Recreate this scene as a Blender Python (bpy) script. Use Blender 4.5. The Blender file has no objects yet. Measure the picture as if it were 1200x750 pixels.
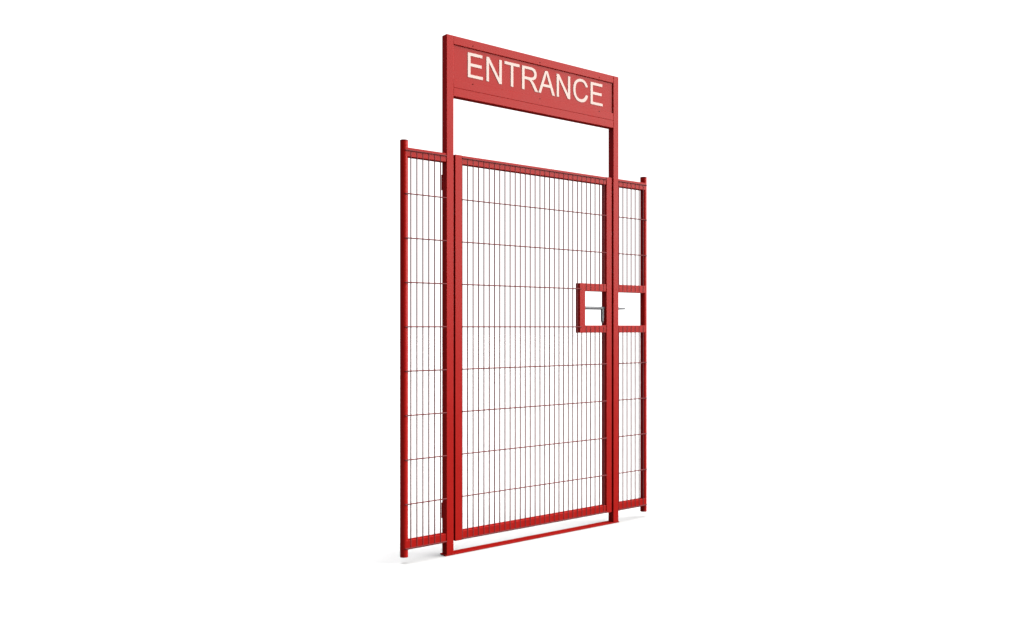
import bpy, bmesh, math
from mathutils import Vector, Matrix

S = bpy.context.scene
C = S.collection

# ---------------------------------------------------------------- settings
W = 1.423            # outside width over the two square posts
H = 3.083            # overall height
A = 0.050            # square tube
HC = 1.3513          # eye height
TH = math.radians(37.87)
LZ0, LZ1 = 0.080, 2.379      # leaf / panel bottom and top
STEP, Z0 = 0.2535, 1.3540    # horizontal wires
PIT = 0.0404                 # vertical wires
RV, RH = 0.0036, 0.0036      # wire radii
VY, HY = 0.0052, 0.0008      # depth of the vertical / horizontal wires
RF, RB = 0.0036, 0.0440      # front and back of the rails
TY, TR = RF + 0.0230, 0.0230 # round tube

KEY, KAZ, KEL, DIM = 54.5, 61.0, 15.0, 0.20   # light bank: radiance, azimuth from the gate's front, elevation; dim surround
TOP, COOL = 27.0, 2.2                          # added overhead glow against floor shadows, added weak cool glow to the left
FLOOR = 0.129         # floor albedo

# ---------------------------------------------------------------- materials
def paint(name, col, rough=0.38, spec=0.3, grain=0.02, gloss=None):
    m = bpy.data.materials.new(name); m.use_nodes = True
    nt = m.node_tree; b = nt.nodes['Principled BSDF']
    tc = nt.nodes.new('ShaderNodeTexCoord')
    n = nt.nodes.new('ShaderNodeTexNoise'); n.inputs['Scale'].default_value = 9; n.inputs['Detail'].default_value = 5
    nt.links.new(tc.outputs['Object'], n.inputs['Vector'])
    mx = nt.nodes.new('ShaderNodeMix'); mx.data_type = 'RGBA'
    mx.inputs['A'].default_value = (*[c * 0.93 for c in col], 1)
    mx.inputs['B'].default_value = (*[c * 1.07 for c in col], 1)
    nt.links.new(n.outputs['Fac'], mx.inputs['Factor'])
    nt.links.new(mx.outputs['Result'], b.inputs['Base Color'])
    mr = nt.nodes.new('ShaderNodeMapRange')
    mr.inputs['To Min'].default_value = rough - 0.06; mr.inputs['To Max'].default_value = rough + 0.06
    nt.links.new(n.outputs['Fac'], mr.inputs['Value']); nt.links.new(mr.outputs['Result'], b.inputs['Roughness'])
    g = nt.nodes.new('ShaderNodeTexNoise'); g.inputs['Scale'].default_value = 420; g.inputs['Detail'].default_value = 2
    nt.links.new(tc.outputs['Object'], g.inputs['Vector'])
    bp = nt.nodes.new('ShaderNodeBump'); bp.inputs['Strength'].default_value = grain; bp.inputs['Distance'].default_value = 0.001
    nt.links.new(g.outputs['Fac'], bp.inputs['Height']); nt.links.new(bp.outputs['Normal'], b.inputs['Normal'])
    b.inputs['Specular IOR Level'].default_value = spec
    if gloss is not None:                       # satin coat: diffuse paint with a faint even gloss
        b.inputs['Specular IOR Level'].default_value = 0.0
        gl = nt.nodes.new('ShaderNodeBsdfGlossy'); gl.inputs['Color'].default_value = (1, 1, 1, 1)
        nt.links.new(mr.outputs['Result'], gl.inputs['Roughness']); nt.links.new(bp.outputs['Normal'], gl.inputs['Normal'])
        ms = nt.nodes.new('ShaderNodeMixShader'); ms.inputs[0].default_value = gloss
        nt.links.new(b.outputs[0], ms.inputs[1]); nt.links.new(gl.outputs[0], ms.inputs[2])
        nt.links.new(ms.outputs[0], nt.nodes['Material Output'].inputs['Surface'])
    return m

RED = paint('red_powder_coat', (0.0750, 0.0015, 0.0010), rough=0.33, gloss=0.0022)
CAP = paint('dark_red_cap', (0.028, 0.0012, 0.002), rough=0.5, gloss=0.0015)
CREAM = paint('cream_lettering', (0.150, 0.117, 0.107), rough=0.5, grain=0.0, gloss=0.0024)
SCREWM = paint('dark_screw', (0.024, 0.0009, 0.001), rough=0.45, gloss=0.0006)
WIRE = paint('red_coated_wire', (0.036, 0.0074, 0.0078), rough=0.4, gloss=0.002)
STEEL = paint('brushed_steel', (0.031, 0.032, 0.034), rough=0.35, grain=0.02, gloss=0.006)

# ---------------------------------------------------------------- mesh helpers
def box(bm, x0, x1, y0, y1, z0, z1, bev=0.0022):
    r = bmesh.ops.create_cube(bm, size=1.0)
    vs = r['verts']
    for v in vs:
        v.co = Vector((x0 + (v.co.x + .5) * (x1 - x0), y0 + (v.co.y + .5) * (y1 - y0), z0 + (v.co.z + .5) * (z1 - z0)))
    if bev:
        es = {e for v in vs for e in v.link_edges}
        bmesh.ops.bevel(bm, geom=list(es), offset=bev, segments=2, profile=0.5, affect='EDGES')

def rod(bm, p, q, r0, r1=None, seg=10, smooth=True):
    p, q = Vector(p), Vector(q); r1 = r0 if r1 is None else r1
    d = q - p
    rot = d.to_track_quat('Z', 'Y').to_matrix().to_4x4()
    g = bmesh.ops.create_cone(bm, cap_ends=True, cap_tris=False, segments=seg, radius1=r0, radius2=r1, depth=d.length,
                              matrix=Matrix.Translation((p + q) / 2) @ rot)
    for f in {f for v in g['verts'] for f in v.link_faces}:
        f.smooth = smooth and len(f.verts) == 4
        if len(f.verts) > 4:
            for e in f.edges: e.smooth = False      # crisp rim, so the side keeps its own normals

def obj(name, bm, mat, parent=None):
    me = bpy.data.meshes.new(name); bm.normal_update(); bm.to_mesh(me); bm.free()
    o = bpy.data.objects.new(name, me); C.objects.link(o)
    me.materials.append(mat)
    if parent: o.parent = parent
    return o

def thing(name, label, cat, loc, group=None):
    o = bpy.data.objects.new(name, None); C.objects.link(o)
    o.location = loc; o.empty_display_size = 0.1
    o['label'] = label; o['category'] = cat
    if group: o['group'] = group
    return o

HZ = [Z0 + STEP * k for k in range(-4, 4)]          # eight free wires
HEND = [LZ1 - 0.0165, LZ0 + 0.0075]                 # the two that lie on the rails
LOCK0, LOCK1 = (1.3140, 1.3640), (1.5945, 1.6465)   # lower and upper rail of the lock window

def wires(bm, us, z0, z1):
    for u in us: rod(bm, (u, VY, z0), (u, VY, z1), RV, seg=8)
def hwire(bm, u0, u1, z):
    rod(bm, (u0, HY, z), (u1, HY, z), RH, seg=8)

# ---------------------------------------------------------------- the gate
gate = thing('entrance_gate', 'tall red metal gate with meshed door under a sign reading ENTRANCE', 'gate', (0, 0, 0))

PL = 0.008
for u in (0.0, W - A):
    bm = bmesh.new(); box(bm, u, u + A, 0, A, PL, H, 0.0025)
    obj('gate_post', bm, RED, gate)
    bm = bmesh.new(); box(bm, u - 0.007, u + A + 0.007, 0.001, A + 0.012, 0.0, PL, 0.0015)
    obj('foot_plate', bm, RED, gate)
bm = bmesh.new(); box(bm, A + 0.0072, W - A - 0.0072, 0.0012, 0.062, 0.0, 0.0078, 0.0012)
obj('threshold', bm, RED, gate)

# sign head
bm = bmesh.new(); box(bm, A, W - A, 0.0008, A - 0.001, H - 0.051, H, 0.002)
obj('top_rail', bm, RED, gate)
bm = bmesh.new(); box(bm, A, W - A, 0.0008, A - 0.001, 2.7235, 2.7750, 0.002)
obj('bottom_rail', bm, RED, gate)
BF = 0.0085
bm = bmesh.new(); box(bm, A, W - A, BF, 0.028, 2.7752, H - 0.0512, 0)
sign = obj('sign_board', bm, RED, gate)
bm = bmesh.new(); box(bm, A, W - A, 0.0006, BF - 0.0005, 2.7756, 2.8250, 0.0012)
obj('retaining_strip', bm, RED, sign)
for u in (0.190, 0.7164, 1.240):
    for z, y in ((3.048, 0.0006), (2.8175, 0.0004)):
        bm = bmesh.new(); rod(bm, (u, y - 0.0016, z), (u, y + 0.004, z), 0.0032, 0.0042, seg=12)
        obj('screw', bm, SCREWM, sign)

# lettering: outlines in units of 1/1466 cap height
GL = {
 'E': (1366, "M162 0 V1466 H1222 V1293 H356 V844 H1167 V672 H356 V173 H1256 V0 Z"),
 'N': (1479, "M156 0 V1466 H355 L1125 315 V1466 H1311 V0 H1112 L342 1152 V0 Z"),
 'T': (1251, "M530 0 V1293 H47 V1466 H1210 V1293 H725 V0 Z"),
 'R': (1479, "M161 0 V1466 H811 Q1007 1466 1109 1426 Q1211 1387 1272 1287 Q1333 1187 1333 1066 Q1333 910 1232 803 Q1131 696 920 667 "
             "Q997 630 1037 594 Q1122 516 1198 399 L1453 0 H1209 L1015 305 Q930 437 875 507 Q820 577 776 605 Q732 633 688 644 Q655 651 580 651 H355 V0 Z "
             "M355 819 H772 Q905 819 980 846 Q1055 874 1094 934 Q1133 994 1133 1066 Q1133 1170 1057 1237 Q982 1304 819 1304 H355 Z"),
 'A': (1366, "M-3 0 L560 1466 H769 L1369 0 H1148 L977 444 H364 L203 0 Z M420 602 H917 L764 1008 Q694 1193 660 1312 Q632 1171 581 1032 Z"),
 'C': (1479, "M1204 514 L1398 465 Q1337 226 1178 100 Q1020 -25 791 -25 Q554 -25 405 71 Q257 168 179 351 Q102 534 102 744 Q102 973 189 1143 "
             "Q277 1314 438 1402 Q600 1491 794 1491 Q1018 1491 1171 1377 Q1324 1263 1384 1056 L1193 1011 Q1141 1174 1042 1246 Q943 1319 793 1319 "
             "Q621 1319 505 1236 Q390 1154 343 1015 Q296 876 296 745 Q296 565 348 430 Q401 296 512 229 Q623 163 748 163 Q910 163 1022 252 Q1150 345 1204 514 Z"),
}
def contours(d):
    out, cur, p = [], None, (0., 0.)
    tok = d.replace('M', ' M ').replace('L', ' L ').replace('H', ' H ').replace('V', ' V ').replace('Q', ' Q ').replace('Z', ' Z ').split()
    i = 0
    while i < len(tok):
        c = tok[i]; i += 1
        if c == 'Z':
            if cur[0] == cur[-1]: cur.pop()
            out.append(cur); continue
        if c == 'H': p = (float(tok[i]), p[1]); i += 1
        elif c == 'V': p = (p[0], float(tok[i])); i += 1
        elif c in 'ML':
            p = (float(tok[i]), float(tok[i + 1])); i += 2
        elif c == 'Q':
            q = (float(tok[i]), float(tok[i + 1])); e = (float(tok[i + 2]), float(tok[i + 3])); i += 4
            for k in range(1, 6):
                t = k / 6
                cur.append(((1 - t) ** 2 * p[0] + 2 * t * (1 - t) * q[0] + t * t * e[0], (1 - t) ** 2 * p[1] + 2 * t * (1 - t) * q[1] + t * t * e[1]))
            p = e
        if c == 'M': cur = []
        cur.append(p)
    return out

def letter(ch, x, z, s, parent):
    cu = bpy.data.curves.new('letter_outline', 'CURVE'); cu.dimensions = '2D'; cu.fill_mode = 'BOTH'
    cu.extrude = 0.0012 / s
    for c in contours(GL[ch][1]):
        sp = cu.splines.new('POLY'); sp.points.add(len(c) - 1); sp.use_cyclic_u = True
        for pt, (a, b) in zip(sp.points, c): pt.co = (a, b, 0, 1)
    t = bpy.data.objects.new('letter_outline', cu); C.objects.link(t)
    dg = bpy.context.evaluated_depsgraph_get()
    me = bpy.data.meshes.new_from_object(t.evaluated_get(dg))
    bpy.data.objects.remove(t); bpy.data.curves.remove(cu)
    me.name = 'letter'
    for v in me.vertices:
        a, b, d = v.co
        v.co = (x + a * s, BF - 0.0010 - d * s, z + b * s)
    bm = bmesh.new(); bm.from_mesh(me); bmesh.ops.recalc_face_normals(bm, faces=bm.faces); bm.to_mesh(me); bm.free()
    me.materials.clear(); me.materials.append(CREAM)
    o = bpy.data.objects.new('letter', me); C.objects.link(o); o.parent = parent
    return o

s = 0.1018e-3
x = 0.157 - 162 * s
for ch in 'ENTRANCE':
    letter(ch, x, 2.8575, s, sign)
    x += GL[ch][0] * s

# swinging leaf
U0, U1 = 0.0612, 1.3575
ia, ib = U0 + A, U1 - A
bm = bmesh.new()
box(bm, U0, U0 + A, 0.0005, A - 0.001, LZ0, LZ1)
box(bm, U1 - A, U1, 0.0005, A - 0.001, LZ0, LZ1)
box(bm, ia, ib, RF, RB, LZ1 - 0.052, LZ1 - 0.0006)
box(bm, ia, ib, RF, RB, LZ0 + 0.0006, LZ0 + 0.0535)
leaf = obj('gate_leaf', bm, RED, gate)
V0, V1 = 1.0622, 1.1120
bm = bmesh.new()
box(bm, V0, V1, RF - 0.0022, RB, LOCK0[0], LOCK1[1])
box(bm, V1, ib, RF, RB, LOCK1[0], LOCK1[1] - 0.0005)
box(bm, V1, ib, RF, RB, LOCK0[0] + 0.0005, LOCK0[1])
obj('lock_frame', bm, RED, leaf)
bm = bmesh.new()
us = [0.1136 + PIT * k for k in range(30)]
wires(bm, [u for u in us if u < V0 - 0.004], HEND[1], HEND[0])
wires(bm, [u for u in us if u > V0 - 0.004], HEND[1], LOCK0[1] - 0.006)
wires(bm, [u for u in us if u > V0 - 0.004], LOCK1[0] + 0.006, HEND[0])
for z in HZ + HEND:
    if LOCK0[0] < z < LOCK1[1]: hwire(bm, ia, V0 + 0.012, z)
    else: hwire(bm, ia, ib, z)
obj('wire_mesh', bm, WIRE, leaf)
# latch
LY, LZ = 0.0255, 1.4815
bm = bmesh.new()
rod(bm, (V1, LY, LZ), (ib - 0.001, LY, LZ), 0.0102, seg=24)
rod(bm, (ib - 0.001, LY, LZ), (W + 0.012, LY, LZ), 0.0085, seg=24)
rod(bm, (W + 0.012, LY, LZ), (W + 0.045, LY, LZ), 0.0085, 0.0066, seg=24)
rod(bm, (W + 0.045, LY, LZ), (W + 0.086, LY, LZ), 0.0066, 0.0050, seg=24)
obj('latch_bolt', bm, STEEL, leaf)
bm = bmesh.new()
box(bm, 1.2790, 1.2980, 0.014, 0.030, 1.3900, 1.4800, 0.004)
rod(bm, (1.2885, 0.022, 1.3780), (1.2885, 0.022, 1.3900), 0.0050, 0.0078, seg=16)
obj('latch_handle', bm, STEEL, leaf)
# hinges on the back of the hinge post
for z in (2.166, 0.216):
    bm = bmesh.new()
    box(bm, -0.0015, A + 0.004, A, A + 0.0075, z, z + 0.093, 0.002)
    box(bm, U0 + 0.002, U0 + 0.046, A - 0.001, A + 0.0075, z, z + 0.093, 0.002)
    rod(bm, ((A + U0) / 2, A + 0.006, z - 0.004), ((A + U0) / 2, A + 0.006, z + 0.097), 0.0075, seg=16)
    obj('hinge', bm, RED, gate)

# ---------------------------------------------------------------- side panels
def panel(label, tube, post_edge, side, us, window):
    """side -1: the round post stands left of the square post, +1: right of it"""
    t = thing('fence_panel', label, 'fence panel', (tube, 0, 0), 'narrow fence panels beside the gate')
    X = -tube                                    # shift into the thing's own space
    bm = bmesh.new(); rod(bm, (0, TY, 0.037), (0, TY, 2.4175), TR, seg=40)
    p = obj('round_post', bm, RED, t)
    bm = bmesh.new()
    rod(bm, (0, TY, 2.4175), (0, TY, 2.4215), TR + 0.0004, seg=40)
    rod(bm, (0, TY, 2.4215), (0, TY, 2.4235), TR + 0.0004, TR - 0.003, seg=40)
    obj('post_cap', bm, CAP, p)
    a, b = sorted((tube, post_edge))
    lo = X + a + (0.0 if side < 0 else 0.0); hi = X + b
    for z0, z1 in [(LZ1 - 0.052, LZ1), (LZ0, LZ0 + 0.0530)] + ([LOCK0, LOCK1] if window else []):
        bm = bmesh.new(); box(bm, lo, hi, RF, RB, z0, z1, 0.002)
        obj('rail', bm, RED, t)
    bm = bmesh.new()
    L = [X + u for u in us]
    if window:
        wires(bm, L, HEND[1], LOCK0[1] - 0.006); wires(bm, L, LOCK1[0] + 0.006, HEND[0])
    else:
        wires(bm, L, HEND[1], HEND[0])
    for z in HZ + HEND:
        if window and LOCK0[0] < z < LOCK1[1]: continue
        hwire(bm, lo - (0.006 if side < 0 else 0), hi + (0.006 if side > 0 else 0), z)
    obj('wire_mesh', bm, WIRE, t)
    return t

panel('narrow red mesh panel with unbroken wires, on the hinge side of the gate', -0.2742, 0.0, -1,
      [-0.2419 + PIT * k for k in range(6)], False)
panel('narrow red mesh panel with an open window in its mesh, beside the gate latch', W + 0.2755, W, 1,
      [W + 0.0068 + PIT * k for k in range(7)], True)

# ---------------------------------------------------------------- floor
bm = bmesh.new()
bmesh.ops.create_circle(bm, cap_ends=True, segments=96, radius=150)
fm = bpy.data.materials.new('white_studio_floor'); fm.use_nodes = True
nt = fm.node_tree; b = nt.nodes['Principled BSDF']
n = nt.nodes.new('ShaderNodeTexNoise'); n.inputs['Scale'].default_value = 3; tc = nt.nodes.new('ShaderNodeTexCoord')
nt.links.new(tc.outputs['Object'], n.inputs['Vector'])
mx = nt.nodes.new('ShaderNodeMix'); mx.data_type = 'RGBA'
mx.inputs['A'].default_value = (FLOOR * 0.99, FLOOR * 0.99, FLOOR * 0.99, 1); mx.inputs['B'].default_value = (FLOOR * 1.01, FLOOR * 1.01, FLOOR * 1.01, 1)
nt.links.new(n.outputs['Fac'], mx.inputs['Factor']); nt.links.new(mx.outputs['Result'], b.inputs['Base Color'])
b.inputs['Roughness'].default_value = 0.9; b.inputs['Specular IOR Level'].default_value = 0.0
fl = obj('floor', bm, fm); fl['kind'] = 'structure'; fl['label'] = 'plain white studio floor'; fl.location.z = -0.0005

# ---------------------------------------------------------------- light
# a white studio: bright seamless backdrop behind the gate, one very large soft
# light bank up to the front right, dim elsewhere but for two added glows, overhead and left
w = bpy.data.worlds.new('World'); S.world = w; w.use_nodes = True
nt = w.node_tree; bg = nt.nodes['Background']
tc = nt.nodes.new('ShaderNodeTexCoord')
def facing(v, c0, c1, lo, hi):
    d = nt.nodes.new('ShaderNodeVectorMath'); d.operation = 'DOT_PRODUCT'
    d.inputs[1].default_value = Vector(v).normalized()
    nt.links.new(tc.outputs['Generated'], d.inputs[0])
    m = nt.nodes.new('ShaderNodeMapRange'); m.interpolation_type = 'SMOOTHSTEP'
    m.inputs['From Min'].default_value = c0; m.inputs['From Max'].default_value = c1
    m.inputs['To Min'].default_value = lo; m.inputs['To Max'].default_value = hi
    nt.links.new(d.outputs['Value'], m.inputs['Value'])
    return m.outputs['Result']
back = facing((math.sin(TH), math.cos(TH), 0), 0.22, 0.6, DIM, 1.38)
az, el = math.radians(KAZ), math.radians(KEL)
bank = facing((math.sin(az) * math.cos(el), -math.cos(az) * math.cos(el), math.sin(el)),
              math.cos(math.radians(41)), math.cos(math.radians(14)), 0.0, KEY)
top = facing((0, 0, 1), math.cos(math.radians(42)), math.cos(math.radians(8)), 0.0, TOP)  # added glow at the zenith, brightens the floor so shadows fade
cool = facing((-0.72, 0.62, 0.42), math.cos(math.radians(29)), math.cos(math.radians(8)), 0.0, COOL)  # added purplish glow, lifts and tints the dark left faces
def add(p, q):
    n = nt.nodes.new('ShaderNodeVectorMath'); n.operation = 'ADD'
    nt.links.new(p, n.inputs[0]); nt.links.new(q, n.inputs[1]); return n.outputs[0]
tint = nt.nodes.new('ShaderNodeVectorMath'); tint.operation = 'MULTIPLY'; tint.inputs[1].default_value = (0.85, 0.8, 1.25)
nt.links.new(cool, tint.inputs[0])
warm = nt.nodes.new('ShaderNodeVectorMath'); warm.operation = 'MULTIPLY'; warm.inputs[1].default_value = (1.0, 0.99, 0.96)
nt.links.new(bank, warm.inputs[0])
nt.links.new(add(add(back, warm.outputs[0]), add(top, tint.outputs[0])), bg.inputs['Color'])
bg.inputs['Strength'].default_value = 1.0
w.cycles.sampling_method = 'MANUAL'; w.cycles.sample_map_resolution = 512

# ---------------------------------------------------------------- camera
cam = bpy.data.cameras.new('camera'); co = bpy.data.objects.new('camera', cam); C.objects.link(co)
co.location = (-2.7852, -4.2094, HC)
co.rotation_euler = (math.radians(90), 0, -TH)
cam.sensor_width = 36; cam.lens = 30.0; cam.shift_y = 8.5 / 1200
cam.clip_start = 0.05; cam.clip_end = 600
S.camera = co

S.view_settings.view_transform = 'Standard'; S.view_settings.look = 'None'
S.view_settings.exposure = 0; S.view_settings.gamma = 1
S.cycles.use_denoising = True
